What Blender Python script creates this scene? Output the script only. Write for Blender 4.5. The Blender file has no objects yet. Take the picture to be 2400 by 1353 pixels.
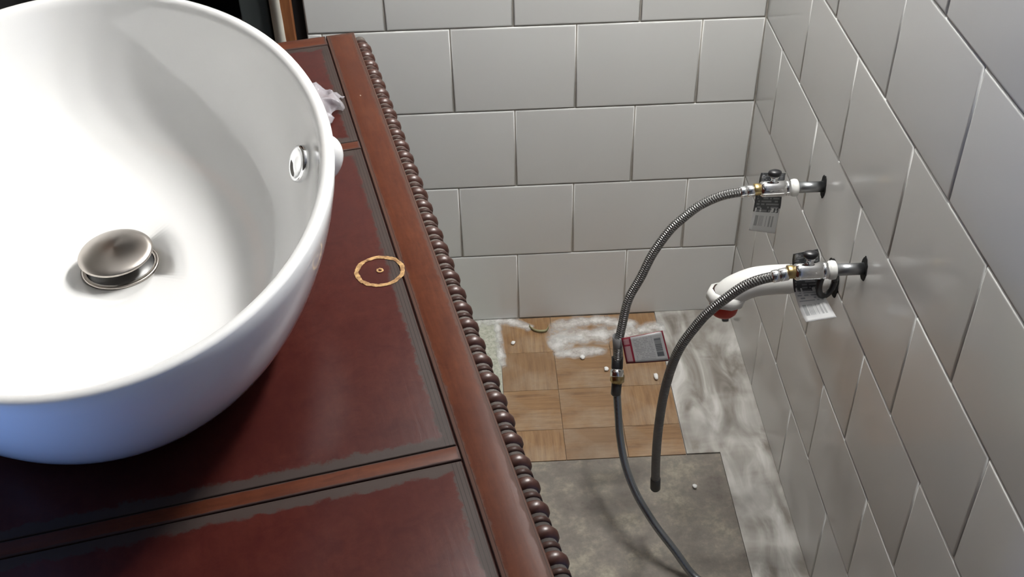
import bpy, bmesh, math, random
from math import sin, cos, pi, radians, sqrt
from mathutils import Vector, Matrix, noise
random.seed(7)
SC = bpy.context.scene
COL = SC.collection

# ------------------------------------------------------------------ camera
CAM = Vector((-0.48122, -1.68732, 1.44420))
YAW, PITCH, ROLL, FPX = 0.03510944, 0.680908, -0.02281343, 2665.97
fwd = Vector((sin(YAW)*cos(PITCH), cos(YAW)*cos(PITCH), -sin(PITCH)))
rgt0 = Vector((cos(YAW), -sin(YAW), 0)); up0 = rgt0.cross(fwd)
rgt = rgt0*cos(ROLL) + up0*sin(ROLL); upv = rgt.cross(fwd)
cd = bpy.data.cameras.new('camera'); cam = bpy.data.objects.new('camera', cd); COL.objects.link(cam)
cd.sensor_width = 36; cd.lens = FPX/2400*36; cd.clip_start = 0.02
cam.matrix_world = Matrix(((rgt.x, upv.x, -fwd.x, CAM.x), (rgt.y, upv.y, -fwd.y, CAM.y), (rgt.z, upv.z, -fwd.z, CAM.z), (0, 0, 0, 1)))
SC.camera = cam

# ------------------------------------------------------------------ world, exposure
SC.view_settings.view_transform = 'Standard'; SC.view_settings.look = 'None'
SC.view_settings.gamma = 1; SC.view_settings.use_curve_mapping = False
SC.view_settings.exposure = 0.0
W = bpy.data.worlds.new('world'); SC.world = W; W.use_nodes = True
W.node_tree.nodes['Background'].inputs[0].default_value = (0.24, 0.44, 1.0, 1)
W.node_tree.nodes['Background'].inputs[1].default_value = 11.0  # blue sky light that enters through the added low window
BULB = 260.0                                                  # strength of the globes in the wall light

# pixel helpers (photo frame 2400 x 1353): a direction, cut with the plane the thing touches
def ray(px, py): return rgt*((px-1200)/FPX) + upv*(-(py-676.5)/FPX) + fwd
def onz(px, py, z): d = ray(px, py); return CAM + d*((z-CAM.z)/d.z)
def ony(px, py, y): d = ray(px, py); return CAM + d*((y-CAM.y)/d.y)
def onx(px, py, x): d = ray(px, py); return CAM + d*((x-CAM.x)/d.x)

# ------------------------------------------------------------------ materials
MATS = {}
class NT:
    def __init__(s, name):
        s.m = bpy.data.materials.new(name); s.m.use_nodes = True; s.t = s.m.node_tree
        s.b = s.t.nodes['Principled BSDF']
    def n(s, typ, **kw):
        nd = s.t.nodes.new(typ)
        for k, v in kw.items():
            if k.startswith('i_'):
                key = k[2:]; nd.inputs[int(key) if key.isdigit() else key].default_value = v
            else: setattr(nd, k, v)
        return nd
    def l(s, a, b): s.t.links.new(a, b)
    def set(s, **kw):
        for k, v in kw.items(): s.b.inputs[k.replace('_', ' ')].default_value = v
    def math(s, op, a, b=None, c=None):
        nd = s.n('ShaderNodeMath', operation=op)
        for i, x in enumerate((a, b, c)):
            if x is None: continue
            if isinstance(x, (int, float)): nd.inputs[i].default_value = x
            else: s.l(x, nd.inputs[i])
        return nd.outputs[0]
    def mix(s, fac, a, b):
        nd = s.n('ShaderNodeMix', data_type='RGBA')
        for idx, x in ((0, fac), (6, a), (7, b)):
            if isinstance(x, (int, float)): nd.inputs[idx].default_value = x
            elif isinstance(x, tuple): nd.inputs[idx].default_value = (*x, 1)
            else: s.l(x, nd.inputs[idx])
        return nd.outputs[2]
    def ramp(s, fac, stops):
        nd = s.n('ShaderNodeValToRGB'); e = nd.color_ramp.elements
        while len(e) < len(stops): e.new(0.5)
        for el, (p, c) in zip(e, stops):
            el.position = p; el.color = (*c, 1) if isinstance(c, tuple) else (c, c, c, 1)
        s.l(fac, nd.inputs[0]); return nd.outputs[0]
    def noise(s, scale=5, detail=4, rough=0.55, vec=None, dist=0.0):
        nd = s.n('ShaderNodeTexNoise', i_Scale=scale, i_Detail=detail, i_Roughness=rough, i_Distortion=dist)
        if vec is not None: s.l(vec, nd.inputs['Vector'])
        return nd.outputs[0]
    def obj(s, scale=None, rot=(0, 0, 0)):
        tc = s.n('ShaderNodeTexCoord')
        if scale is None and rot == (0, 0, 0): return tc.outputs['Object']
        mp = s.n('ShaderNodeMapping'); s.l(tc.outputs['Object'], mp.inputs[0])
        mp.inputs['Scale'].default_value = scale or (1, 1, 1); mp.inputs['Rotation'].default_value = rot
        return mp.outputs[0]
    def bump(s, h, strength=0.3, dist=0.002):
        nd = s.n('ShaderNodeBump', i_Strength=strength, i_Distance=dist); s.l(h, nd.inputs['Height'])
        s.l(nd.outputs[0], s.b.inputs['Normal'])
def simple(name, col, rough=0.5, metal=0.0, **kw):
    t = NT(name); t.set(Base_Color=(*col, 1), Roughness=rough, Metallic=metal, **kw); MATS[name] = t.m; return t
# glazed wall tile
t = NT('glazed_tile'); oi = t.n('ShaderNodeObjectInfo')
v = t.math('MULTIPLY_ADD', oi.outputs['Random'], 0.06, 0.0)
t.l(t.mix(v, (0.74, 0.745, 0.73), (0.62, 0.625, 0.61)), t.b.inputs['Base Color'])
t.set(Roughness=0.16); t.b.inputs['Coat Weight'].default_value = 0.0
t.l(t.ramp(t.noise(7, 3, vec=t.obj()), [(0.3, 0.10), (0.75, 0.24)]), t.b.inputs['Roughness'])
t.bump(t.noise(9, 2, vec=t.obj()), 0.05, 0.002); MATS['tile'] = t.m
t = NT('grout'); t.l(t.mix(t.noise(60, 3, vec=t.obj()), (0.30, 0.28, 0.25), (0.52, 0.49, 0.44)), t.b.inputs['Base Color']); t.set(Roughness=0.95); MATS['grout'] = t.m
t = NT('ceiling_paint'); t.l(t.mix(t.noise(3, 3, vec=t.obj()), (0.42, 0.42, 0.42), (0.46, 0.46, 0.46)), t.b.inputs['Base Color']); t.set(Roughness=0.8); MATS['ceiling_paint'] = t.m
t = NT('paint'); t.l(t.mix(t.noise(3, 3, vec=t.obj()), (0.07, 0.065, 0.058), (0.085, 0.08, 0.072)), t.b.inputs['Base Color']); t.set(Roughness=0.8); MATS['paint'] = t.m
simple('hall_shade', (0.02, 0.02, 0.022), 0.9); simple('door_grey', (0.055, 0.065, 0.066), 0.75); simple('recess_shade', (0.006, 0.006, 0.007), 0.9)  # hall and recess colours are near-black in place of unlit depth
t = NT('jamb_wood'); t.l(t.ramp(t.noise(14, 4, vec=t.obj((8, 8, 1))), [(0.3, (0.18, 0.06, 0.025)), (0.7, (0.32, 0.13, 0.045))]), t.b.inputs['Base Color']); t.set(Roughness=0.5); MATS['jamb'] = t.m
t = NT('old_plaster'); t.l(t.ramp(t.noise(25, 4, vec=t.obj((1, 1, .5))), [(0.3, (0.42, 0.40, 0.36)), (0.7, (0.66, 0.64, 0.56))]), t.b.inputs['Base Color']); t.set(Roughness=0.9); MATS['plaster_edge'] = t.m
# porcelain
t = simple('porcelain', (0.90, 0.90, 0.89), 0.07); t.b.inputs['Coat Weight'].default_value = 0.4; t.b.inputs['Coat Roughness'].default_value = 0.04
simple('chrome', (0.86, 0.87, 0.88), 0.09, 1.0)
t = simple('brushed_nickel', (0.52, 0.48, 0.44), 0.30, 1.0); t.b.inputs['Anisotropic'].default_value = 0.6
simple('dark_metal', (0.10, 0.10, 0.10), 0.4, 0.8); simple('brass', (0.55, 0.42, 0.20), 0.35, 1.0)
simple('galvanised', (0.33, 0.34, 0.35), 0.38, 1.0); simple('white_plastic', (0.80, 0.80, 0.77), 0.35); simple('black_plastic', (0.018, 0.018, 0.02), 0.35)
simple('red_plastic', (0.55, 0.035, 0.02), 0.4); simple('white_chip', (0.80, 0.80, 0.78), 0.9); simple('yellow_scrap', (0.30, 0.28, 0.15), 0.7)
# braided steel hose: the fine weave is relief only
def hose_mat(name, col, rough, freq, strength):
    t = NT(name); t.set(Base_Color=(*col, 1), Metallic=0.85, Roughness=rough)
    uv = t.n('ShaderNodeUVMap'); sp = t.n('ShaderNodeSeparateXYZ'); t.l(uv.outputs[0], sp.inputs[0])
    a = t.math('SINE', t.math('MULTIPLY', t.math('ADD', sp.outputs[1], t.math('MULTIPLY', sp.outputs[0], 0.012)), freq))
    b = t.math('SINE', t.math('MULTIPLY', t.math('SUBTRACT', sp.outputs[1], t.math('MULTIPLY', sp.outputs[0], 0.012)), freq))
    t.bump(t.math('ADD', a, b), strength, 0.0006); MATS[name] = t.m
hose_mat('braid', (0.25, 0.25, 0.245), 0.42, 1900, 0.7)
hose_mat('smooth_hose', (0.30, 0.32, 0.33), 0.27, 900, 0.05)
# mahogany: panels with a dark worn glaze along their edges (hx, hy half sizes in metres)
def wood(name, hx, hy, c0, c1, glaze, gw, along, rough=0.36, gk=0.6):
    t = NT(name); o = t.obj(); sp = t.n('ShaderNodeSeparateXYZ'); t.l(o, sp.inputs[0])
    sc = (30, 4, 30) if along == 'y' else (4, 30, 30)
    gr = t.noise(7, 5, 0.6, t.obj(sc), 0.4)
    bl = t.noise(9, 4, 0.6, o)
    bl2 = t.noise(55, 7, 0.78, o, 0.5)
    c = t.mix(t.math('ADD', t.math('MULTIPLY', t.ramp(gr, [(0.3, 0.0), (0.7, 1.0)]), gk), t.math('MULTIPLY', t.ramp(bl2, [(0.35, 0.0), (0.68, 1.0)]), 1.0-gk)), c0, c1)
    c = t.mix(t.math('MULTIPLY', t.ramp(bl, [(0.4, 0.0), (0.65, 1.0)]), 0.55), c, c0)
    if glaze:
        dx = t.math('SUBTRACT', hx, t.math('ABSOLUTE', sp.outputs[0])); dy = t.math('SUBTRACT', hy, t.math('ABSOLUTE', sp.outputs[1]))
        d = t.math('MINIMUM', dx, dy)
        d = t.math('ADD', d, t.math('MULTIPLY', t.math('SUBTRACT', t.noise(70, 6, 0.75, o), 0.5), gw*1.6))
        f = t.math('SUBTRACT', 1.0, t.math('DIVIDE', d, gw)); f = t.ramp(f, [(0.08, 0.0), (0.30, 0.92)])
        c = t.mix(f, c, glaze)
        # fine carved lines following the length of the piece
        w = t.math('SINE', t.math('MULTIPLY', sp.outputs[0 if along == 'y' else 1], 2100.0))
        ln = t.math('MULTIPLY', t.math('MULTIPLY', t.math('LESS_THAN', dx if along == 'y' else dy, gw*0.8), t.ramp(w, [(0.75, 0.0), (0.95, 1.0)])), 0.7)
        c = t.mix(ln, c, (0.012, 0.009, 0.009))
        rr = t.math('MULTIPLY_ADD', f, 0.25, rough); t.l(rr, t.b.inputs['Roughness'])
    else: t.set(Roughness=rough)
    # sparse pale dust specks
    vo = t.n('ShaderNodeTexVoronoi', i_Scale=55.0); t.l(t.obj((1, 0.45, 1)), vo.inputs['Vector'])
    s1 = t.math('LESS_THAN', vo.outputs['Distance'], 0.045); wn = t.n('ShaderNodeTexWhiteNoise', noise_dimensions='3D'); t.l(vo.outputs['Position'], wn.inputs[0])
    c = t.mix(t.math('MULTIPLY', t.math('MULTIPLY', s1, t.math('GREATER_THAN', wn.outputs[0], 0.90)), 0.5), c, (0.5, 0.42, 0.34))
    t.l(c, t.b.inputs['Base Color']); t.b.inputs['Specular IOR Level'].default_value = 0.11
    t.bump(gr, 0.12, 0.0006); MATS[name] = t.m; return t.m
DR, DR2, OR, OR2, GZ = (0.038, 0.0065, 0.0055), (0.064, 0.0145, 0.010), (0.055, 0.014, 0.007), (0.105, 0.031, 0.013), (0.042, 0.032, 0.028)
# floor finishes
def parquet(name, axis):
    t = NT(name); oi = t.n('ShaderNodeObjectInfo'); o = t.obj((3, 38, 3) if axis == 'x' else (38, 3, 3))
    g = t.noise(4, 5, 0.6, o, 0.3)
    c = t.ramp(g, [(0.28, (0.14, 0.066, 0.026)), (0.5, (0.27, 0.148, 0.062)), (0.72, (0.38, 0.235, 0.11))])
    c = t.mix(t.math('MULTIPLY', oi.outputs['Random'], 0.8), c, (0.20, 0.125, 0.072))
    du = t.ramp(t.noise(12, 4, 0.6, t.obj()), [(0.45, 0.0), (0.8, 0.55)])
    t.l(t.mix(du, c, (0.40, 0.34, 0.26)), t.b.inputs['Base Color']); t.set(Roughness=0.5); t.bump(g, 0.15, 0.001); MATS[name] = t.m
parquet('parquet_x', 'x'); parquet('parquet_y', 'y')
t = NT('mottled_vinyl'); a = t.noise(14, 6, 0.7, t.obj()); b = t.noise(70, 5, 0.7, t.obj())
c = t.ramp(a, [(0.30, (0.10, 0.082, 0.072)), (0.48, (0.20, 0.175, 0.145)), (0.66, (0.34, 0.305, 0.235))])
c = t.mix(t.ramp(b, [(0.4, 0.0), (0.62, 0.75)]), c, (0.15, 0.135, 0.115)); t.l(c, t.b.inputs['Base Color']); t.set(Roughness=0.6); t.bump(b, 0.25, 0.001); MATS['mottled'] = t.m
t = NT('grey_plank'); o = t.obj((6, 2.0, 1), (0, 0, 0.3)); a = t.noise(4.0, 4, 0.5, o, 1.0); b = t.noise(2.4, 3, 0.5, t.obj((3, 5, 1)), 0.8)
c = t.ramp(a, [(0.30, (0.14, 0.12, 0.10)), (0.44, (0.24, 0.22, 0.195)), (0.56, (0.36, 0.345, 0.315)), (0.72, (0.60, 0.59, 0.56))])
c = t.mix(t.ramp(b, [(0.45, 0.0), (0.72, 0.6)]), c, (0.58, 0.57, 0.54)); t.l(c, t.b.inputs['Base Color']); t.set(Roughness=0.65); t.bump(a, 0.2, 0.001); MATS['plank'] = t.m
t = NT('pale_vinyl'); a = t.noise(120, 3, 0.7, t.obj())
t.l(t.ramp(a, [(0.35, (0.30, 0.31, 0.24)), (0.6, (0.50, 0.51, 0.43))]), t.b.inputs['Base Color']); t.set(Roughness=0.6); MATS['pale_vinyl'] = t.m
t = NT('plaster_dust'); o = t.obj(); t.set(Base_Color=(0.74, 0.74, 0.72, 1), Roughness=0.95)
at = t.n('ShaderNodeAttribute', attribute_name='body'); a = t.math('MULTIPLY', at.outputs['Fac'], t.math('MULTIPLY_ADD', t.noise(45, 6, 0.7, o), 1.9, -0.15)); t.l(t.ramp(a, [(0.20, 0.0), (1.0, 0.9)]), t.b.inputs['Alpha']); MATS['dust'] = t.m
simple('bulb_glass', (0.9, 0.9, 0.9), 0.3); t = NT('lit_globe'); t.set(Base_Color=(1, 1, 1, 1)); t.b.inputs['Emission Color'].default_value = (1.0, 0.985, 0.955, 1); t.b.inputs['Emission Strength'].default_value = BULB; MATS['globe'] = t.m
t = NT('clear_plastic'); t.set(Base_Color=(0.55, 0.53, 0.57, 1), Roughness=0.14, IOR=1.4); t.b.inputs['Alpha'].default_value = 0.34; t.bump(t.noise(90, 4, vec=t.obj()), 0.6, 0.003); MATS['clear_plastic'] = t.m
t = NT('raw_wood'); t.l(t.ramp(t.noise(160, 4, vec=t.obj()), [(0.35, (0.16, 0.075, 0.03)), (0.62, (0.50, 0.31, 0.13))]), t.b.inputs['Base Color']); t.set(Roughness=0.85); MATS['raw_wood'] = t.m
# printed tags
def tagmat(name, split, red=False):
    t = NT(name); uv = t.n('ShaderNodeUVMap'); sp = t.n('ShaderNodeSeparateXYZ'); t.l(uv.outputs[0], sp.inputs[0]); U, V = sp.outputs[0], sp.outputs[1]
    def box(u0, u1, v0, v1):
        return t.math('MULTIPLY', t.math('MULTIPLY', t.math('GREATER_THAN', U, u0), t.math('LESS_THAN', U, u1)), t.math('MULTIPLY', t.math('GREATER_THAN', V, v0), t.math('LESS_THAN', V, v1)))
    def bars(coord, n):
        w = t.n('ShaderNodeTexWhiteNoise', noise_dimensions='1D'); t.l(t.math('FLOOR', t.math('MULTIPLY', coord, n)), w.inputs['W']); return t.math('GREATER_THAN', w.outputs[0], 0.48)
    def text(nl, nc):
        row = t.math('FLOOR', t.math('MULTIPLY', V, nl)); cb = t.n('ShaderNodeCombineXYZ'); t.l(t.math('FLOOR', t.math('MULTIPLY', U, nc)), cb.inputs[0]); t.l(row, cb.inputs[1])
        w = t.n('ShaderNodeTexWhiteNoise', noise_dimensions='2D'); t.l(cb.outputs[0], w.inputs[0])
        ln = t.math('LESS_THAN', t.math('FRACT', t.math('MULTIPLY', V, nl)), 0.55)
        return t.math('MULTIPLY', t.math('GREATER_THAN', w.outputs[0], 0.35), ln)
    if red:                                                   # grey card, red border, red title bar, dark code block
        c = t.mix(t.math('MULTIPLY', text(17, 40), t.math('MULTIPLY', box(.26, .70, .12, .90), .5)), (0.30, 0.30, 0.30), (0.13, 0.13, 0.14))
        c = t.mix(t.math('MULTIPLY', box(.74, .90, .18, .80), t.math('MULTIPLY_ADD', bars(V, 34), 0.35, 0.6)), c, (0.05, 0.055, 0.06))
        RD = (0.16, 0.012, 0.025)
        c = t.mix(box(.0, .21, .0, 1.), c, RD); c = t.mix(box(.035, .165, .07, .66), c, (0.26, 0.17, 0.175)); c = t.mix(box(.035, .165, .72, .93), c, (0.26, 0.14, 0.15))
        brd = t.math('SUBTRACT', 1.0, box(.02, .965, .035, .975)); c = t.mix(brd, c, RD)
    else:
        dark = t.math('GREATER_THAN', t.math('ADD', V, t.math('MULTIPLY', t.math('SUBTRACT', bars(U, 17), .5), 0.05)), split)
        wh = t.mix(t.math('MULTIPLY', t.math('MULTIPLY', bars(U, 46), box(.12, .88, .07, .20)), 0.55), (0.74, 0.75, 0.75), (0.12, 0.13, 0.15))
        wh = t.mix(t.math('MULTIPLY', t.math('MULTIPLY', text(26, 13), box(.08, .92, .24, .36)), 0.7), wh, (0.22, 0.25, 0.29))
        dk = t.mix(t.math('MULTIPLY', text(24, 16), t.math('MULTIPLY', box(.08, .92, .0, .97), 0.6)), (0.055, 0.058, 0.062), (0.34, 0.35, 0.36))
        c = t.mix(dark, wh, dk)
    t.l(c, t.b.inputs['Base Color']); t.set(Roughness=0.35); MATS[name] = t.m
tagmat('tag_print_low', 0.27); tagmat('tag_print_high', 0.40); tagmat('tag_print_red', 0, True)

# ------------------------------------------------------------------ mesh helpers
def mk(name, bm_or_mesh, mat, parent=None, smooth=True):
    if isinstance(bm_or_mesh, bpy.types.Mesh): me = bm_or_mesh
    else:
        me = bpy.data.meshes.new(name); bm_or_mesh.normal_update(); bm_or_mesh.to_mesh(me); bm_or_mesh.free()
        if smooth: me.shade_smooth()
        me.materials.append(MATS[mat])
    o = bpy.data.objects.new(name, me); COL.objects.link(o)
    if parent: o.parent = parent
    return o
def tag(o, label, cat=None, group=None, kind=None):
    o['label'] = label
    if cat: o['category'] = cat
    if group: o['group'] = group
    if kind: o['kind'] = kind
    return o
def empty(name, loc=(0, 0, 0), rz=0):
    o = bpy.data.objects.new(name, None); COL.objects.link(o); o.location = loc; o.rotation_euler = (0, 0, rz); o.empty_display_size = 0.05; return o
def box(x0, x1, y0, y1, z0, z1, bev=0.0, seg=2, bm=None):
    new = bm is None
    if new: bm = bmesh.new()
    r = bmesh.ops.create_cube(bm, size=1.0)
    for v in r['verts']: v.co = Vector(((x0+x1)/2 + v.co.x*(x1-x0), (y0+y1)/2 + v.co.y*(y1-y0), (z0+z1)/2 + v.co.z*(z1-z0)))
    if bev: bmesh.ops.bevel(bm, geom=list({e for v in r['verts'] for e in v.link_edges}), offset=bev, segments=seg, affect='EDGES', profile=0.6)
    return bm
def flat(o):
    o.data.shade_flat(); return o
def lathe(prof, n=32, mat4=None, bm=None, caps=True):
    """prof: list of (radius, height) revolved about local z"""
    bm = bm or bmesh.new(); rings = []
    for r, h in prof:
        rings.append([bm.verts.new((r*cos(2*pi*i/n), r*sin(2*pi*i/n), h)) for i in range(n)])
    for a, b in zip(rings, rings[1:]):
        for i in range(n): bm.faces.new((a[i], a[(i+1) % n], b[(i+1) % n], b[i]))
    if caps: bm.faces.new(rings[0][::-1]); bm.faces.new(rings[-1])
    vs = [v for ring in rings for v in ring]
    if mat4 is not None: bmesh.ops.transform(bm, matrix=mat4, verts=vs)
    return bm
AX = Matrix.Rotation(-pi/2, 4, 'Y')                            # local z -> world -x
def catmull(pts, n=8):
    P = [Vector(p) for p in pts]; P = [P[0]*2-P[1]] + P + [P[-1]*2-P[-2]]; out = []
    for i in range(1, len(P)-2):
        for k in range(n):
            t_ = k/n; a, b, c, d = P[i-1:i+3]
            out.append(0.5*((2*b) + (c-a)*t_ + (2*a-5*b+4*c-d)*t_*t_ + (3*b-a-3*c+d)*t_**3))
    out.append(P[-2]); return out
def tube(pts, rad, n=14, bm=None):
    bm = bm or bmesh.new(); uvl = bm.loops.layers.uv.verify(); L = 0; rings = []; ls = []
    tan = [(pts[min(i+1, len(pts)-1)]-pts[max(i-1, 0)]).normalized() for i in range(len(pts))]
    nr = tan[0].orthogonal().normalized()
    for i, p in enumerate(pts):
        nr = (nr - tan[i]*nr.dot(tan[i])).normalized(); bi = tan[i].cross(nr)
        if i: L += (p-pts[i-1]).length
        ls.append(L); r = rad(i/(len(pts)-1)) if callable(rad) else rad
        rings.append([bm.verts.new(p + nr*r*cos(2*pi*k/n) + bi*r*sin(2*pi*k/n)) for k in range(n)])
    for j, (a, b) in enumerate(zip(rings, rings[1:])):
        for k in range(n):
            f = bm.faces.new((a[k], a[(k+1) % n], b[(k+1) % n], b[k]))
            for lp, uv in zip(f.loops, ((k/n, ls[j]), ((k+1)/n, ls[j]), ((k+1)/n, ls[j+1]), (k/n, ls[j+1]))): lp[uvl].uv = uv
    bm.faces.new(rings[0][::-1]); bm.faces.new(rings[-1]); return bm
def sheet(grid, thick=0.0004):
    """grid[i][j] points -> thin solid sheet with uv (u along j, v along i)"""
    bm = bmesh.new(); uvl = bm.loops.layers.uv.verify(); ni, nj = len(grid), len(grid[0])
    vv = [[bm.verts.new(p) for p in row] for row in grid]
    for i in range(ni-1):
        for j in range(nj-1):
            f = bm.faces.new((vv[i][j], vv[i][j+1], vv[i+1][j+1], vv[i+1][j]))
            for lp, (a, b) in zip(f.loops, ((i, j), (i, j+1), (i+1, j+1), (i+1, j))): lp[uvl].uv = (b/(nj-1), a/(ni-1))
    bm.normal_update(); bmesh.ops.solidify(bm, geom=bm.faces[:], thickness=thick); return bm

# ------------------------------------------------------------------ the room
S = 0.154; TW = 1.33184*S; D0 = 1.0161*S; CEIL = 2.36; GAP = 0.0022
def rowz(r): return 0.0 if r == 0 else D0 + (r-1)*S
def struct(name, bm, mat, label, parent=None, smooth=False):
    o = mk(name, bm, mat, parent, smooth); o['label'] = label
    o['kind'] = 'structure'; return o
wall_right = struct('wall_right', box(0.0022, 0.10, -2.9, 0.10, -0.05, rowz(9)), 'grout', 'grey tiled wall on the right carrying the plumbing')
wall_back = struct('wall_back', box(-0.7415, 0.0022, 0.0022, 0.10, -0.05, rowz(9)), 'grout', 'light grey tiled wall behind the wooden vanity')
TILE = {}
def tile_mesh(w, h):
    key = (round(w, 4), round(h, 4))
    if key in TILE: return TILE[key]
    bm = bmesh.new(); hw, hh = w/2, h/2
    lv = [(0.0, 0.0055), (0.0, 0.0016), (0.0005, 0.0006), (0.0016, 0.0001), (0.003, 0.0)]      # inset, depth behind the face
    rings = []
    for ins, d in lv: rings.append([bm.verts.new((sx*(hw-ins), d, sz*(hh-ins))) for sx, sz in ((-1, -1), (1, -1), (1, 1), (-1, 1))])
    for a, b in zip(rings, rings[1:]):
        for i in range(4): bm.faces.new((a[i], a[(i+1) % 4], b[(i+1) % 4], b[i]))
    bm.faces.new(rings[-1]); bm.normal_update()
    me = bpy.data.meshes.new('tile'); bm.to_mesh(me); bm.free(); me.shade_smooth()
    me.materials.append(MATS['tile']); TILE[key] = me
    # keep the face of the tile flat
    me.polygons[len(me.polygons)-1].use_smooth = True
    return me
def lay(wall, right, joints_of_row, a_end):
    for r in range(9):                                          # tiled to a little over waist height; dark paint added above to absorb bounce
        z0, z1 = rowz(r), min(rowz(r+1), CEIL)
        if z1-z0 < 0.03: continue
        js = [0.0] + [j for j in joints_of_row(r) if 0.02 < j < a_end-0.02] + [a_end]
        for j0, j1 in zip(js, js[1:]):
            o = bpy.data.objects.new('tile', tile_mesh(j1-j0-GAP, z1-z0-GAP)); COL.objects.link(o); o.parent = wall
            m = (j0+j1)/2; jit = random.uniform(-0.0003, 0.0003)
            if right: o.location = (jit, -m, (z0+z1)/2); o.rotation_euler = (random.uniform(-.0012, .0012), 0, -pi/2 + random.uniform(-.0012, .0012))
            else: o.location = (-m, jit, (z0+z1)/2); o.rotation_euler = (random.uniform(-.0012, .0012), 0, random.uniform(-.0012, .0012))
RW = TW*1.035
lay(wall_right, True, lambda r: [TW*0.03 + RW*(k + (0.5 if r % 2 else 0.0)) for k in range(0, 15)], 2.9)
lay(wall_back, False, lambda r: [TW*(k + (0.5 if r % 2 else 0.0)) for k in range(0, 5)], 0.7415)
# doorway with the open dark door left of the tile
struct('wall_back_lintel', box(-1.32, -0.7415, 0.0, 0.10, 2.05, CEIL), 'paint', 'painted wall over the doorway')
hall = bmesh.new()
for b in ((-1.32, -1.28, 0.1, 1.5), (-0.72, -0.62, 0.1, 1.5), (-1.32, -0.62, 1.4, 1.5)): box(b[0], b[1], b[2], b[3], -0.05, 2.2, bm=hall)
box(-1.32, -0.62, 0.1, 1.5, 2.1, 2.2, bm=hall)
struct('wall_hall', hall, 'hall_shade', 'hallway walls coloured near-black to look unlit, seen through the doorway')  # near-black colour stands in for the darkness of the hall
dj = empty('door_1', (-0.76, 0.0, 0)); dj['kind'] = 'structure'; dj['label'] = 'dark doorway with a stained wood jamb and grey door left of the tiled wall'
flat(mk('painted_gap', box(0.0, 0.0185, 0.012, 0.10, 0, 2.05), 'recess_shade', dj))  # black strip paints in the shade of a deep gap beside the jamb
flat(mk('jamb', box(-0.0165, 0.0, -0.004, 0.10, 0, 2.05, 0.001), 'jamb', dj))
# ragged cream edge of the old plaster
g = []
for i in range(90):
    z = i*2.05/89; q = noise.noise(Vector((z*9, 0, 3)))*0.004 + noise.noise(Vector((z*31, 4, 3)))*0.002
    g.append([Vector((-0.034 + noise.noise(Vector((z*7, 9, 1)))*0.002, 0.004, z)), Vector((-0.024, -0.0045, z)), Vector((-0.0165+q, -0.0055, z))])
mk('plaster_edge', sheet(g, 0.006), 'plaster_edge', dj)
flat(mk('door_leaf', box(-0.0845, -0.040, 0.02, 0.80, 0.01, 2.03, 0.002), 'door_grey', dj))
lf = flat(mk('jamb', box(-0.56, -0.54, -0.004, 0.10, 0, 2.05, 0.001), 'jamb', dj))
struct('floor', box(-1.32, 0.1, -2.9, 1.5, -0.06, -0.0025), 'grout', 'floor with patches of old vinyl, parquet tile and grey planks')
floor = bpy.data.objects['floor']
WT = rowz(9)
struct('wall_right_upper', box(-0.001, 0.10, -2.9, 0.10, WT+0.001, CEIL), 'paint', 'unseen wall above the tiles on the right, painted dark to absorb lamp light')  # unseen upper wall, given dark paint to soak up lamp bounce
struct('wall_back_upper', box(-0.7415, -0.001, -0.001, 0.10, WT+0.001, CEIL), 'paint', 'unseen wall above the tiles at the back, painted dark to absorb lamp light')
struct('ceiling', box(-1.32, 0.1, -2.9, 0.1, CEIL, CEIL+0.05), 'ceiling_paint', 'plain painted ceiling')
struct('wall_front', box(-1.32, 0.1, -3.0, -2.9, -0.05, CEIL), 'paint', 'plain painted wall behind the viewer')
wl = bmesh.new()
for b in ((-2.9, -1.95, 0, CEIL), (-1.25, 0.1, 0, CEIL), (-1.95, -1.25, 0, 0.35), (-1.95, -1.25, 0.90, CEIL)): box(-1.42, -1.32, b[0], b[1], b[2], b[3], bm=wl)
struct('wall_left', wl, 'paint', 'plain painted wall with an opening for the added low window')
wf = empty('added_window_1', (-1.37, -1.6, 0.35)); wf['kind'] = 'structure'; wf['label'] = 'low window added in the left wall for blue light on the sink'  # invented low window, added to tint the near side of the sink blue
for b in ((-0.35, -0.32, 0, 0.55), (0.32, 0.35, 0, 0.55), (-0.32, 0.32, 0, 0.03), (-0.32, 0.32, 0.52, 0.55)):
    flat(mk('frame_bar', box(-0.03, 0.03, b[0], b[1], b[2], b[3]), 'white_plastic', wf))
pl = bpy.data.lights.new('added_window_portal', 'AREA'); pl.shape = 'RECTANGLE'; pl.size = 0.56; pl.size_y = 0.72; pl.cycles.is_portal = True
po = bpy.data.objects.new('added_window_portal', pl); COL.objects.link(po); po.location = (-1.44, -1.6, 0.625); po.rotation_euler = (0, -pi/2, 0)

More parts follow.
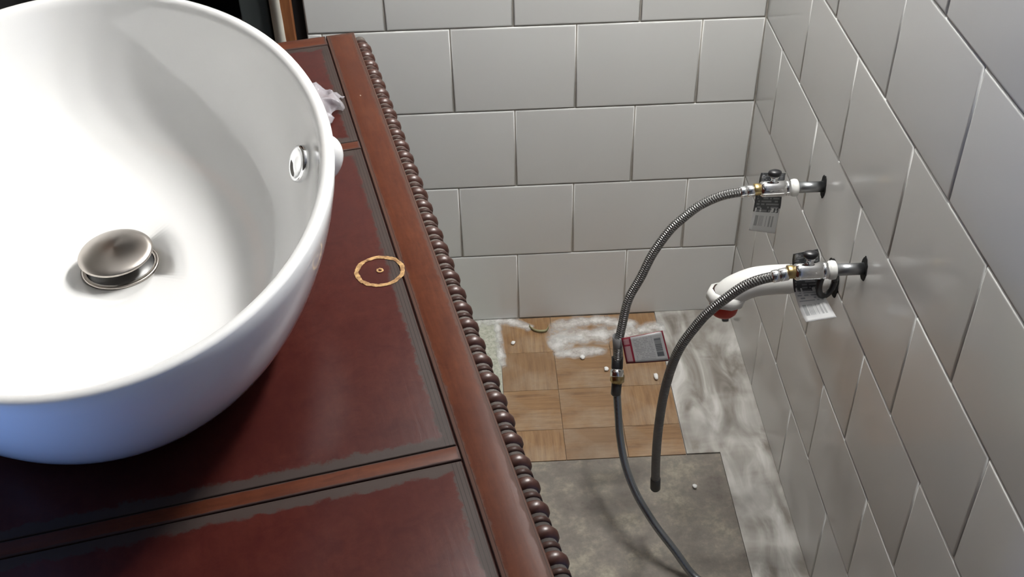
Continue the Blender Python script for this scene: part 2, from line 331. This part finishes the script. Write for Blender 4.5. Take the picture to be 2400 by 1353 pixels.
# ------------------------------------------------------------------ floor coverings (parts of the floor)
def slab(name, x0, x1, y0, y1, top, mat):
    bm = box(-(x1-x0)/2, (x1-x0)/2, -(y1-y0)/2, (y1-y0)/2, -0.0025-top, 0.0, 0.0004, 1)
    o = flat(mk(name, bm, mat, floor)); o.location = ((x0+x1)/2, (y0+y1)/2, top); return o
PX0, PX1, PYE = -0.449, -0.1445, -0.3745
sv = slab('vinyl_sheet', -1.32, -0.0865, -2.9, PYE-0.001, -0.0012, 'mottled'); sv['label'] = 'mottled brown-grey old vinyl sheet'
sv = slab('pale_vinyl', -1.32, PX0-0.001, PYE, 0.002, -0.0006, 'pale_vinyl'); sv['label'] = 'pale speckled vinyl'
bx = [PX0, -0.349, -0.243, PX1]; g_ = 0.00025
for (x0, x1, y0, y1, ax) in ((bx[0], bx[1], -.10, 0, 'y'), (bx[1], bx[2], -.10, 0, 'x'), (bx[2], bx[3], -.10, 0, 'y'),
                             (bx[0], bx[1], -.202, -.10, 'y'), (bx[1], bx[2], -.202, -.10, 'x'), (bx[2], bx[3], -.202, -.10, 'y'),
                             (bx[0], bx[1], -.302, -.202, 'x'), (bx[1], bx[2], -.302, -.202, 'x'), (bx[2], bx[3], -.302, -.202, 'y'),
                             (bx[0], bx[1], PYE, -.302, 'y'), (bx[1], bx[2], PYE, -.302, 'x'), (bx[2], bx[3], PYE, -.302, 'x')):
    slab('parquet_block', x0+g_, x1-g_, y0+g_, y1-g_, 0.0, 'parquet_'+ax)
bm = box(-0.0865, 0.002, -0.95, PYE, -0.002, 0.0012); box(PX1+.0008, 0.002, PYE, 0.002, -0.002, 0.0012, bm=bm)      # one plank cut in an L round the parquet
flat(mk('grey_plank', bm, 'plank', floor)); slab('grey_plank', -0.0865, 0.002, -2.9, -0.9512, 0.0012, 'plank')
def smear(px_pts, wid, z=0.0003, n=60, name='plaster_smear'):
    """dried plaster streak along a path of photo pixels on the floor"""
    pts = catmull([onz(x, y, z) for x, y in px_pts], 14); bm = bmesh.new(); lay_ = bm.verts.layers.float.new('body'); rows = []
    for i, p in enumerate(pts):
        t_ = (pts[min(i+1, len(pts)-1)]-pts[max(i-1, 0)]); nn = Vector((-t_.y, t_.x, 0)).normalized(); e = i/(len(pts)-1)
        w = wid(e)*(1 + 0.5*noise.noise(p*60)); row = []
        for k in range(7):
            q = k/3-1; v_ = bm.verts.new(p + nn*w*q + Vector((0, 0, 0.0002*(1-q*q)))); v_[lay_] = (1-abs(q)**1.5)*min(1, 8*e, 8*(1-e)); row.append(v_)
        rows.append(row)
    for a, b in zip(rows, rows[1:]):
        for k in range(6): bm.faces.new((a[k], a[k+1], b[k+1], b[k]))
    return mk(name, bm, 'dust', floor)
smear([(1100, 762), (1150, 752), (1190, 752), (1230, 765), (1250, 774)], lambda e: .022)
smear([(1280, 774), (1330, 760), (1390, 753), (1450, 757), (1510, 766)], lambda e: .024)
smear([(1280, 816), (1310, 806), (1340, 797), (1378, 790)], lambda e: .040*sin(pi*min(.95, .08+e)), 0.0006)
smear([(1270, 806), (1330, 790), (1400, 786), (1450, 782), (1520, 776)], lambda e: .036, 0.0004)
smear([(1490, 780), (1530, 768), (1565, 766)], lambda e: .024, 0.0016)
smear([(1165, 752), (1170, 800), (1180, 870)], lambda e: .012)
smear([(1290, 832), (1360, 826), (1430, 822)], lambda e: .022)

# ------------------------------------------------------------------ vanity
TH = radians(12.508); ZT = 0.80; VL, VWD = 0.995, 0.575
O3 = onz(829, 75, ZT); Uv = Vector((-cos(TH), -sin(TH), 0)); Vv = Vector((sin(TH), -cos(TH), 0))
def uvp(u, v, z=0.0): return Vector((O3.x, O3.y, 0)) + Uv*u + Vv*v + Vector((0, 0, z))
VAN = empty('vanity', uvp(VWD/2, VL/2), TH)
tag(VAN, 'dark red mahogany vanity with beaded edge carrying the white sink', 'vanity')
def L(u, v): return (VWD/2-u, VL/2-v)                           # (u, v) -> vanity-local x, y
def board(name, u0, u1, v0, v1, z0, z1, mat, parent=VAN, bev=0.0012):
    (xa, ya), (xb, yb) = L(u1, v1), L(u0, v0); cx, cy = (xa+xb)/2, (ya+yb)/2
    o = mk(name, box(xa-cx, xb-cx, ya-cy, yb-cy, z0, z1, bev, 2), mat, parent); o.location = (cx, cy, 0); return o
BR = 0.036                                                     # width of the long border
wood('wood_border', BR/2, VL/2, OR, OR2, (0.075, 0.040, 0.030), 0.006, 'y', 0.36)
wood('wood_core', 1, 1, DR, DR2, None, 0, 'y', 0.40)
core = flat(board('top_core', 0.003, VWD-0.003, 0.003, VL-0.003, ZT-0.026, ZT-0.0022, 'wood_core'))
gp = 0.0006
board('border', 0.0, BR-gp, 0, VL, ZT-0.006, ZT, 'wood_border'); board('border', VWD-BR+gp, VWD, 0, VL, ZT-0.006, ZT, 'wood_border')
bands = [(0.0, 0.024), (0.2575, 0.2735), (0.7215, 0.7375), (VL-0.024, VL)]
wood('wood_band', VWD/2-BR, 0.008, OR, OR2, (0.05, 0.03, 0.026), 0.0025, 'x', 0.38)
wood('wood_band_end', VWD/2-BR, 0.012, OR, OR2, (0.05, 0.03, 0.026), 0.003, 'x', 0.38)
for i, (a, b) in enumerate(bands):
    bd = board('cross_band', BR, VWD-BR, a+(0 if i == 0 else gp), b-gp, ZT-0.006, ZT-0.0001, 'wood_band' if i in (1, 2) else 'wood_band_end')
for (a, b) in zip(bands, bands[1:]):
    v0, v1 = a[1], b[0]; nm = 'wood_panel_%d' % int(v0*1000)
    wood(nm, (VWD-2*BR)/2, (v1-v0)/2, DR, DR2, GZ, 0.0135, 'y', 0.30, 0.2)
    board('top_panel', BR+gp, VWD-BR-gp, v0+gp, v1-gp, ZT-0.006, ZT-0.0004, nm)
# beaded edge: bead, then a small reel, on the long sides
wood('wood_bead', 1, 1, (0.030, 0.009, 0.006), (0.070, 0.022, 0.011), None, 0, 'y', 0.36); wood('wood_reel', 1, 1, (0.030, 0.014, 0.011), (0.055, 0.030, 0.024), None, 0, 'y', 0.4); wood('dusty_wood', 1, 1, (0.10, 0.085, 0.075), (0.17, 0.15, 0.135), None, 0, 'y', 0.6)
MATS['wood_bead'].node_tree.nodes['Principled BSDF'].inputs['Specular IOR Level'].default_value = 0.5
strip = board('bead_molding', -0.0095, 0.004, 0.0, VL, ZT-0.027, ZT-0.0135, 'dusty_wood'); strip['label'] = 'moulded strip carved with beads and reels'
PIT = 0.02385
def bead_mesh(prof, n, name, mat):
    bm = lathe(prof, n, Matrix.Rotation(pi/2, 4, 'X')); me = bpy.data.meshes.new(name); bm.normal_update(); bm.to_mesh(me); bm.free(); me.shade_smooth(); me.materials.append(MATS[mat]); return me
hb = 0.0074
bead_me = bead_mesh([(0.0114*(max(0, 1-(q*1.0)**2)**0.33) + 0.0008, q*hb) for q in (-1, -.93, -.8, -.6, -.3, 0, .3, .6, .8, .93, 1)], 14, 'bead', 'wood_bead')
reel_me = bead_mesh([(0.006, -.0030), (0.0092, -.0027), (0.0100, -.0015), (0.0100, .0015), (0.0092, .0027), (0.006, .0030)], 14, 'reel', 'wood_reel')
ring_me = bead_mesh([(0.0055, -.0010), (0.0078, -.0008), (0.0082, 0), (0.0078, .0008), (0.0055, .0010)], 12, 'reel', 'wood_reel')
rod = mk('bead_core', lathe([(0.0086, -VL/2+0.006), (0.0086, VL/2-0.006)], 20, Matrix.Rotation(pi/2, 4, 'X')), 'dusty_wood', strip); rod.location = (L(-0.0045, 0)[0]-strip.location.x, 0, ZT-0.0128)
nb = int((VL-0.02)/PIT); PH = (0.8415 % PIT)
sx, sy = strip.location.x, strip.location.y
for k in range(nb+1):
    v = PH + k*PIT
    if v > VL-0.01: break
    for me, dv, nm in ((bead_me, 0, 'bead'), (reel_me, PIT/2, 'reel')):
        if v+dv > VL-0.005 or v+dv < 0.012: continue
        o = bpy.data.objects.new(nm, me); COL.objects.link(o); o.parent = strip; x, y = L(-0.0045, v+dv); o.location = (x-sx, y-sy, ZT-0.0128)
# carcass below the top
wood('wood_case', 1, 1, DR, OR2, None, 0, 'y', 0.4)
board('case', 0.03, VWD-0.03, 0.03, VL-0.03, 0.10, ZT-0.026, 'wood_case', bev=0.003)
for (u, v) in ((0.055, 0.055), (0.055, VL-0.055), (VWD-0.055, 0.055), (VWD-0.055, VL-0.055)):
    o = mk('foot', lathe([(0.018, 0), (0.026, 0.004), (0.028, 0.03), (0.020, 0.05), (0.026, 0.075), (0.034, 0.085), (0.034, 0.1)], 20), 'wood_case', VAN); x, y = L(u, v); o.location = (x, y, 0)
for (a, b) in ((0.05, 0.492), (0.503, VL-0.05)):
    d = board('cabinet_door', VWD-0.031, VWD-0.012, a, b, 0.13, 0.76, 'wood_case', bev=0.004)
    k = mk('knob', lathe([(0.004, 0), (0.004, 0.012), (0.012, 0.018), (0.012, 0.024), (0.004, 0.028)], 16, AX), 'brass', d); k.location = (-0.0095, (-0.18 if a < 0.1 else 0.18), 0.5)
# scribed ring for the tap hole
def ring(r0, r1, z, mat, rag, name, loc, seg=96):
    bm = bmesh.new(); A = []; B = []; C = []
    for i in range(seg):
        an = 2*pi*i/seg; e0 = r0 + rag*noise.noise(Vector((cos(an)*3, sin(an)*3, 1))) + rag*.6*noise.noise(Vector((cos(an)*14, sin(an)*14, 1))); e1 = r1 + rag*noise.noise(Vector((cos(an)*4, sin(an)*4, 7))) + rag*.6*noise.noise(Vector((cos(an)*16, sin(an)*16, 9)))
        A.append(bm.verts.new((e0*cos(an), e0*sin(an), z))); B.append(bm.verts.new(((e0+e1)/2*cos(an), (e0+e1)/2*sin(an), z+0.0005))); C.append(bm.verts.new((e1*cos(an), e1*sin(an), z)))
    for i in range(seg):
        j = (i+1) % seg; bm.faces.new((A[i], B[i], B[j], A[j])); bm.faces.new((B[i], C[i], C[j], B[j]))
    o = mk(name, bm, mat, VAN); x, y = L(*loc); o.location = (x, y, 0); return o
rg = ring(0.0190, 0.0232, ZT+0.0001, 'raw_wood', 0.0010, 'scribed_ring', (0.0548, 0.490)); rg['label'] = 'pale scratched ring where the tap hole was marked'
ring(0.0015, 0.0034, ZT+0.0001, 'raw_wood', 0.0007, 'centre_mark', (0.0545, 0.489), 40)

# ------------------------------------------------------------------ sink
CR = Vector((-0.8158, -0.8610, 0)); SA = radians(16.3); SAx, SBx = 0.3135, 0.2120; HR = 0.147
SINK = empty('vessel_sink', (CR.x, CR.y, ZT), SA)
tag(SINK, 'white oval porcelain vessel sink standing on the mahogany vanity', 'sink')
def oval(prof, n=128, ex=2.0, bm=None, dz=None):
    bm = bm or bmesh.new(); rings = []
    for s, z, shift in prof:
        ring_ = []
        for i in range(n):
            an = 2*pi*i/n; c, s_ = cos(an), sin(an)
            r = (abs(c)**ex + abs(s_)**ex)**(-1/ex)
            ring_.append(bm.verts.new(((SBx-shift)*s*r*c, (SAx-shift)*s*r*s_, z)))
        rings.append(ring_)
    for a, b in zip(rings, rings[1:]):
        for i in range(n): bm.faces.new((a[i], a[(i+1) % n], b[(i+1) % n], b[i]))
    return bm, rings
prof = [(0.02, 0.002, 0), (0.59, 0.002, 0), (0.62, 0.0, 0), (0.65, 0.0015, 0), (0.672, 0.005, 0)] + [(0.665+0.335*(1-(1-q)**1.5)**(1/1.5), q*0.1455, 0) for q in (0.05, 0.09, 0.14, 0.2, 0.27, 0.35, 0.44, 0.54, 0.65, 0.77, 0.9)] + [
        (1.0, 0.1455, 0.0), (1.0, HR+0.0005, 0.0012), (1.0, HR+0.0018, 0.0045), (1.0, HR+0.0010, 0.0085), (1.0, HR-0.002, 0.0115), (1.0, HR-0.008, 0.0135), (0.985, 0.120, 0.0135), (0.962, 0.098, 0.0135), (0.925, 0.074, 0.0135), (0.87, 0.052, 0.0135), (0.79, 0.036, 0.0135), (0.68, 0.0265, 0.0135), (0.54, 0.021, 0.0135), (0.36, 0.0175, 0.0135), (0.20, 0.0155, 0.0135)]
bm, rings = oval(prof)
# the inside ends in a round drain seat
n = 128; seat = [bm.verts.new((0.010+0.0335*cos(2*pi*i/n), 0.005+0.0335*sin(2*pi*i/n), 0.0148)) for i in range(n)]; pit = [bm.verts.new((0.010+0.031*cos(2*pi*i/n), 0.005+0.031*sin(2*pi*i/n), 0.009)) for i in range(n)]
last = rings[-1]
for i in range(n):
    j = (i+1) % n; bm.faces.new((last[i], last[j], seat[j], seat[i])); bm.faces.new((seat[i], seat[j], pit[j], pit[i]))
bm.faces.new(pit); bm.faces.new(rings[0][::-1])
bmesh.ops.recalc_face_normals(bm, faces=bm.faces[:])
basin = mk('basin', bm, 'porcelain', SINK)
# overflow: bulge outside, chrome ring inside, both at the back of the bowl
ov = -0.008; DX = 0.010
bu = bmesh.new(); bmesh.ops.create_uvsphere(bu, u_segments=28, v_segments=18, radius=1.0)
for v in bu.verts: v.co = Vector((v.co.x*0.0185, v.co.y*0.0165, v.co.z*0.024))
o = mk('overflow_bulge', bu, 'porcelain', SINK); o.location = (0.2060, 0.008, 0.084); o.rotation_euler = (0, radians(20), 0)
cz = 0.095
o = mk('overflow_ring', lathe([(0.0, 0.0035), (0.006, 0.0035), (0.0105, 0.0030), (0.0125, 0.0045), (0.0150, 0.0052), (0.0168, 0.0035), (0.0172, 0.0)], 36, Matrix.Rotation(-pi/2, 4, 'Y'), caps=False), 'chrome', SINK)
o.location = (0.1835, ov-0.003, cz); o.rotation_euler = (0, radians(24), radians(8)); o['label'] = 'chrome overflow ring'
# drain
dr = mk('drain_flange', lathe([(0.030, 0.010), (0.0305, 0.0168), (0.0335, 0.0166), (0.035, 0.0152), (0.0335, 0.0150), (0.0335, 0.012)], 48, caps=False), 'brushed_nickel', SINK)
dw = mk('drain_well', lathe([(0.0302, 0.0100), (0.0302, 0.0158), (0.0, 0.0102)], 40, caps=False), 'dark_metal', SINK); dw.location.x = DX; dw.location.y = 0.005
st = mk('pop_up_cap', lathe([(0.006, 0.010), (0.006, 0.022), (0.029, 0.0245), (0.0325, 0.0255), (0.0332, 0.0268), (0.0322, 0.0282), (0.028, 0.0300), (0.020, 0.0322), (0.010, 0.0335), (0.0, 0.0339)], 56), 'brushed_nickel', SINK)
st['label'] = 'brushed nickel pop-up drain cap'; dr.location.x = st.location.x = DX; dr.location.y = st.location.y = 0.005; st.rotation_euler = (radians(3), radians(-2), 0); st.location.z = 0.0045

# crumpled clear plastic behind the sink
bm = bmesh.new(); NG = 22; grid = []
p00, p10, p11, p01 = uvp(.115, .12), uvp(.036, .166), uvp(.062, .222), uvp(.125, .235)
for i in range(NG):
    row = []
    for j in range(NG):
        a, b = i/(NG-1), j/(NG-1); p = (p00*(1-b)+p10*b)*(1-a) + (p01*(1-b)+p11*b)*a
        p = p + Vector((noise.noise(Vector((a*4, b*4, 1)))*.010, noise.noise(Vector((a*4, b*4, 5)))*.010, 0))
        h = 0.004 + 0.026*sin(pi*min(1, a*1.02))*sin(pi*min(1, .15+b*.85)) + 0.010*noise.noise(Vector((a*5, b*5, 9))) + .004*noise.noise(Vector((a*13, b*13, 2)))
        row.append(Vector((p.x, p.y, ZT+max(0.0012, h))))
    grid.append(row)
o = mk('plastic_wrap', sheet(grid, 0.0003), 'clear_plastic'); tag(o, 'scrap of crumpled clear plastic film on the vanity behind the sink', 'plastic wrap')

# ------------------------------------------------------------------ plumbing on the right wall
def along(prof, mat, name, parent, n=28):                      # profile along -x from the wall
    return mk(name, lathe(prof, n, AX), mat, parent)
def hexprof(bm, r, a, b): return lathe([(r*.9, a), (r, a+.0012), (r, b-.0012), (r*.9, b)], 6, AX, bm)
def ragged_disc(r, sx_, sz_, seed, parent):
    bm = bmesh.new(); c = []; d = []
    for i in range(40):
        an = 2*pi*i/40; rr = r*(1 + .16*noise.noise(Vector((cos(an)*2, sin(an)*2, seed))) + .06*noise.noise(Vector((cos(an)*9, sin(an)*9, seed))))
        c.append(bm.verts.new((-0.0009, rr*cos(an)*sx_, rr*sin(an)*sz_))); d.append(bm.verts.new((0.0015, rr*cos(an)*sx_, rr*sin(an)*sz_)))
    for i in range(40): bm.faces.new((c[i], c[(i+1) % 40], d[(i+1) % 40], d[i]))
    bm.faces.new(c[::-1]); return flat(mk('hole_shade', bm, 'recess_shade', parent))  # black disc on the wall paints in the shade inside a hole
def valve(y, z, label, low):
    V_ = empty('shutoff_valve', (0, y, z)); tag(V_, label, 'valve', 'chrome shutoff valves on the right wall')
    along([(0.0078, -0.002), (0.0078, 0.040)], 'galvanised', 'stub_pipe', V_)
    h = ragged_disc(0.0165, 0.62, 1.05, 3 if low else 8, V_); h['label'] = 'black ragged disc standing in for the shade of a hole in the tile'
    along([(0.009, 0.036), (0.0118, 0.0375), (0.0125, 0.041), (0.0118, 0.045), (0.009, 0.047)], 'white_plastic', 'white_seal', V_)
    mk('inlet_nut', hexprof(None, 0.0118, 0.0465, 0.0545), 'chrome', V_)
    along([(0.0095, 0.052), (0.0112, 0.055), (0.0118, 0.058), (0.0118, 0.083), (0.0112, 0.0865), (0.0085, 0.089)], 'chrome', 'valve_body', V_, 36)
    mk('outlet_nut', hexprof(None, 0.0092, 0.088, 0.098), 'brass', V_)
    # stem and handle standing up behind the body
    st = mk('stem', lathe([(0.0055, 0.0), (0.0055, 0.010), (0.0065, 0.0105), (0.0065, 0.013)], 20), 'chrome', V_); st.location = (-0.070, 0.004, 0.006)
    kb = mk('knob', lathe([(0.0085, 0.0), (0.0125, 0.0015), (0.0135, 0.005), (0.0125, 0.0085), (0.008, 0.0105), (0.0, 0.011)], 28), 'black_plastic', V_); kb.location = (-0.070, 0.004, 0.0185); kb.scale = (0.72, 0.5, 0.8); kb['label'] = 'black handle knob'
    if low:
        bm = bmesh.new(); pts = [Vector((0, 0.0, 0)) + Vector((0.011*cos(a_), 0.004*cos(a_), 0.021*sin(a_))) for a_ in [2*pi*i/40 for i in range(40)]]; tube(pts+[pts[0]], 0.0042, 10, bm)
        oh = mk('oval_handle', bm, 'dark_metal', V_); oh.location = (-0.044, 0.0, -0.020); oh['label'] = 'dark oval loop handle hanging under the valve'
    return V_
YA, ZA, YB, ZB = -0.394, 0.553, -0.586, 0.558
VA = valve(YA, ZA, 'farther chrome shutoff valve, straight tag, nearest the tiled corner', False)
VB = valve(YB, ZB, 'nearer chrome shutoff valve with bent tag, in front of white drain pipe', True)
def paper_tag(px_rows, yplane, mat, label, parent, up):
    """strip over the valve: upper flap behind the body, lower flap hanging in front; px_rows are photo pixels of the hanging flap (left, right) cut with its own depth"""
    ctrl = []
    for (l, r, y) in px_rows: ctrl.append((ony(l[0], l[1], y), ony(r[0], r[1], y)))
    ll = catmull([c[0] for c in ctrl], 6); rr = catmull([c[1] for c in ctrl], 6)
    g = [[a.lerp(b, k/8) for k in range(9)] for a, b in zip(ll, rr)]
    o = mk('paper_tag', sheet(g, 0.00035), mat); tag(o, label, 'tag', 'printed tags hung on the valves'); return o
paper_tag([((1755, 540), (1816, 548), YA+.004), ((1762, 510), (1823, 515), YA+.009), ((1768, 480), (1830, 482), YA+.0125), ((1772, 455), (1833, 455), YA+.0135), ((1778, 436), (1838, 432), YA+.0135), ((1780, 420), (1840, 414), YA+.0135), ((1784, 405), (1842, 406), YA+.0145)],
          0, 'tag_print_low', 'straight grey tag with white barcode end on the farther valve', VA, 0)
paper_tag([((1889, 756), (1961, 744), YB-.030), ((1876, 728), (1946, 718), YB-.016), ((1866, 700), (1933, 694), YB-.002), ((1860, 676), (1925, 672), YB+.008), ((1858, 652), (1922, 648), YB+.0135), ((1858, 632), (1922, 622), YB+.0135), ((1857, 612), (1921, 602), YB+.0135), ((1859, 596), (1917, 584), YB+.0135)],
          0, 'tag_print_high', 'bent grey and white tag curling forward from the nearer valve', VB, 0)
# hoses
R_H = 0.0066
def hose(name, label, pts, rad, mat, first, last, group='supply hoses'):
    root = empty(name, pts[0]); tag(root, label, 'hose', group)
    inv = Vector(pts[0]); loc = [p-inv for p in pts]
    mk('hose_tube', tube(loc, rad, 16), mat, root)
    def crimp(i0, d, segs):
        p = loc[i0]; q = Vector(d).to_track_quat('Z', 'Y').to_matrix().to_4x4()
        for prof_, m_, nm, nseg in segs: mk(nm, lathe(prof_, nseg, Matrix.Translation(p) @ q), m_, root)
    if first: crimp(0, (loc[1]-loc[0]).normalized(), first)
    if last: crimp(-1, (loc[-1]-loc[-2]).normalized(), last)
    return root
crimps = [([(0.0078, -0.002), (0.0084, 0.0), (0.0084, 0.008), (0.0076, 0.009)], 'chrome', 'crimp_sleeve', 24), ([(0.0074, 0.009), (0.0080, 0.0105), (0.0080, 0.017), (0.0071, 0.0185)], 'chrome', 'crimp_sleeve', 24)]
h1 = [(1680, 463), (1640, 482), (1605, 508), (1570, 540), (1530, 595), (1502, 650), (1473, 702), (1460, 754), (1450, 806), (1447, 850), (1446, 872)]
def hy(i): return YA - 0.05*(i/10)**2
P1 = [Vector((-0.098, YA, ZA-0.002)), Vector((-0.115, YA, ZA-0.0035)), Vector((-0.132, YA, ZA-0.006))] + [ony(x, y, hy(i)) for i, (x, y) in enumerate(h1)]
P1 = catmull(P1, 8)
hose('supply_hose', 'braided steel hose arching from the farther valve down to the brass coupling', P1, R_H, 'braid', crimps,
     [([(0.0072, -0.024), (0.0088, -0.023), (0.0088, -0.006), (0.0078, -0.004)], 'black_plastic', 'end_sleeve', 20), ([(0.0078, -0.004), (0.0100, -0.003), (0.0100, 0.007), (0.008, 0.008)], 'chrome', 'union_nut', 6)])
h1b = [(1446, 893), (1445, 910), (1449, 972), (1453, 1024), (1466, 1092), (1492, 1159), (1533, 1227), (1580, 1289), (1627, 1351)]
yb = [-.4465, -.450, -.466, -.483, -.510, -.541, -.574, -.605, -.633]
P2 = [ony(x, y, yy) for (x, y), yy in zip(h1b, yb)]
P2 = [p if p.z > 0.0075 else Vector((p.x, p.y, 0.0075)) for p in P2]
e_ = P2[-1]; P2 += [Vector((e_.x+.035, e_.y-.035, 0.0072)), Vector((e_.x+.06, e_.y-.09, 0.0072)), Vector((e_.x+.055, e_.y-.17, 0.0072)), Vector((e_.x+.02, e_.y-.25, 0.0072))]
P2 = catmull(P2, 8)
hose('supply_hose', 'smooth grey hose below the brass coupling trailing onto the floor', P2, 0.0060, 'smooth_hose',
     [([(0.007, -0.012), (0.0108, -0.011), (0.0108, 0.001), (0.008, 0.002)], 'brass', 'union_nut', 6), ([(0.0066, 0.002), (0.0078, 0.003), (0.0078, 0.022), (0.0066, 0.024)], 'dark_metal', 'crimp_sleeve', 20)], None)
h2 = [(1777, 657), (1740, 673), (1705, 697), (1670, 724), (1637, 757), (1590, 822), (1562, 899), (1546, 982), (1538, 1066), (1536, 1146)]
P3 = [Vector((-0.098, YB, ZB-0.003)), Vector((-0.113, YB, ZB-0.006))] + [ony(x, y, YB + 0.035*(i/9)**1.3) for i, (x, y) in enumerate(h2)]
P3 = catmull(P3, 8)
hose('supply_hose', 'braided hose curving from the nearer valve to a free dangling end', P3, R_H, 'braid', crimps,
     [([(0.0066, -0.026), (0.0076, -0.025), (0.0078, -0.002), (0.0062, 0.001)], 'dark_metal', 'end_sleeve', 20), ([(0.0062, 0.0), (0.0050, 0.0012)], 'black_plastic', 'open_end', 20)])
# red bordered label on the first hose
hp = ony(1452, 800, hy(8)); yT = hp.y
def tq(px, py, dy): return ony(px, py, yT+dy)
A, B, C_, D_ = tq(1456, 793, -.006), tq(1553, 775, -.006), tq(1571, 846, -.03), tq(1468, 853, -.03)
g = []
for i in range(9):
    a = i/8; row = []
    for j in range(13):
        b = j/12; p = (D_*(1-b)+C_*b)*(1-a) + (A*(1-b)+B*b)*a; row.append(p + (-fwd)*0.004*sin(pi*b))
    g.append(row)
TG = empty('hose_tag', D_); tag(TG, 'grey printed card with dark red border strapped to the farther hose', 'tag')
bmx = sheet(g, 0.0005); bmesh.ops.translate(bmx, vec=-D_, verts=bmx.verts[:]); mk('card', bmx, 'tag_print_red', TG)
ring_pts = [hp + Vector((0.0076*cos(a_), 0.0076*sin(a_), 0)) for a_ in [2*pi*i/16 for i in range(16)]]
gg = [[Vector((p.x, p.y, zz)) - D_ for p in ring_pts+[ring_pts[0]]] for zz in (hp.z-0.035, hp.z-0.012, hp.z+0.010)]
for row, zz in zip(gg, (872, 838, 790)):
    c = ony(1448, zz-20, yT) - D_; cc = sum((q for q in row[:-1]), Vector())/16
    for q in row: q += Vector((c.x-cc.x, c.y-cc.y, 0))
simple('grey_film', (0.20, 0.20, 0.20), 0.4); s_ = mk('strap', sheet(gg, 0.0003), 'grey_film', TG); s_['label'] = 'grey strap wrapped round the hose'

# white drain elbow with a red plug
YP, ZP = -0.492, 0.470
TR = empty('drain_pipe', (0, YP, ZP)); tag(TR, 'white plastic drain elbow with red plug coming out of the right wall', 'pipe')
along([(0.0195, -0.002), (0.0195, 0.070)], 'white_plastic', 'wall_tube', TR, 36)
bend = [Vector((-0.060, 0, 0.0)), Vector((-0.085, 0, 0.0)), Vector((-0.108, 0, -0.0025)), Vector((-0.126, 0, -0.010)), Vector((-0.138, 0, -0.018)), Vector((-0.1445, 0, -0.027))]
mk('elbow', tube(catmull(bend, 6), 0.0205, 32), 'white_plastic', TR)
nd_ = Vector((-0.12, -0.12, -1.0)).normalized(); q4 = Matrix.Translation((-0.1445, 0, -0.024)) @ nd_.to_track_quat('Z', 'Y').to_matrix().to_4x4()
mk('slip_nut', lathe([(0.0205, -0.008), (0.0255, -0.006), (0.0270, 0.000), (0.0270, 0.007), (0.0255, 0.009), (0.0218, 0.009), (0.0210, 0.004)], 10, q4, caps=False), 'white_plastic', TR)
pgo = mk('plug', lathe([(0.0205, 0.003), (0.0202, 0.016), (0.0190, 0.024), (0.0145, 0.030), (0.008, 0.033), (0.0, 0.034)], 32, q4), 'red_plastic', TR); pgo['label'] = 'red plug in the open end'
h = ragged_disc(0.026, 1, 1, 5, TR)

# ------------------------------------------------------------------ wall light over the plumbing (above the frame)
LB = empty('vanity_light', (0, -0.36, 1.74)); tag(LB, 'chrome bar light with three frosted globes on the right wall', 'light')
mk('back_plate', box(-0.028, -0.0015, -0.30, 0.30, -0.055, 0.055, 0.006), 'chrome', LB)
for dy in (-0.2, 0.0, 0.2):
    so = mk('socket', lathe([(0.026, 0), (0.030, 0.004), (0.030, 0.008), (0.024, 0.012)], 24, AX), 'chrome', LB); so.location = (-0.026, dy, 0)
    bb = bmesh.new(); bmesh.ops.create_uvsphere(bb, u_segments=28, v_segments=18, radius=0.05); gl = mk('globe', bb, 'globe', LB); gl.location = (-0.080, dy, 0)

# ------------------------------------------------------------------ litter on the floor
def chip(px, py, size, label, sq=0.6, mat='white_chip', name='plaster_chip', cat='chip', group='plaster chips on the floor'):
    bm = bmesh.new(); bmesh.ops.create_icosphere(bm, subdivisions=2, radius=1)
    for v in bm.verts: v.co = Vector((v.co.x*size*sq, v.co.y*size, v.co.z*size*.45))*(1+.35*noise.noise(v.co*1.7+Vector((px, py, 0))))
    o = mk(name, bm, mat); p = onz(px, py, 0.0); o.location = (p.x, p.y, 0.001+size*.35); o.rotation_euler = (0, 0, random.uniform(-.6, .6)); tag(o, label, cat, group)
chip(1537, 886, .0085, 'largest white plaster chip, on parquet between the two hoses', .5)
chip(1365, 840, .0060, 'white plaster chip on parquet in front of the big smear', .8)
chip(1421, 867, .0055, 'white plaster chip on parquet just left of the brass coupling', .8)
chip(1203, 806, .0050, 'white plaster chip on parquet near the beaded vanity edge', .8)
chip(1628, 1142, .0045, 'white plaster chip on mottled vinyl right of the dangling hose', .9)
bm = bmesh.new(); bmesh.ops.create_icosphere(bm, subdivisions=2, radius=1)
for v in bm.verts: v.co = Vector((v.co.x*.007, v.co.y*.004, v.co.z*.004))*(1+.3*noise.noise(v.co*2))
o = mk('dark_crumb', bm, 'black_plastic'); p = onz(1702, 753, 0); o.location = (p.x-.002, p.y, .0045); tag(o, 'small black crumb at the foot of the right wall by the corner', 'crumb')
arc = [onz(x, y, 0.004) for x, y in ((1240, 764), (1247, 772), (1258, 777), (1270, 778), (1281, 776), (1286, 768))]
arc = catmull(arc, 5); g = [[p + Vector((0, 0, -.002)) for p in arc], [p + Vector((0, .0012, .001)) for p in arc], [p + Vector((0, .0028, .0025)) for p in arc]]
o = mk('curled_scrap', sheet(g, 0.0006), 'yellow_scrap'); tag(o, 'curled yellowish scrap lying on parquet at the back wall', 'scrap')
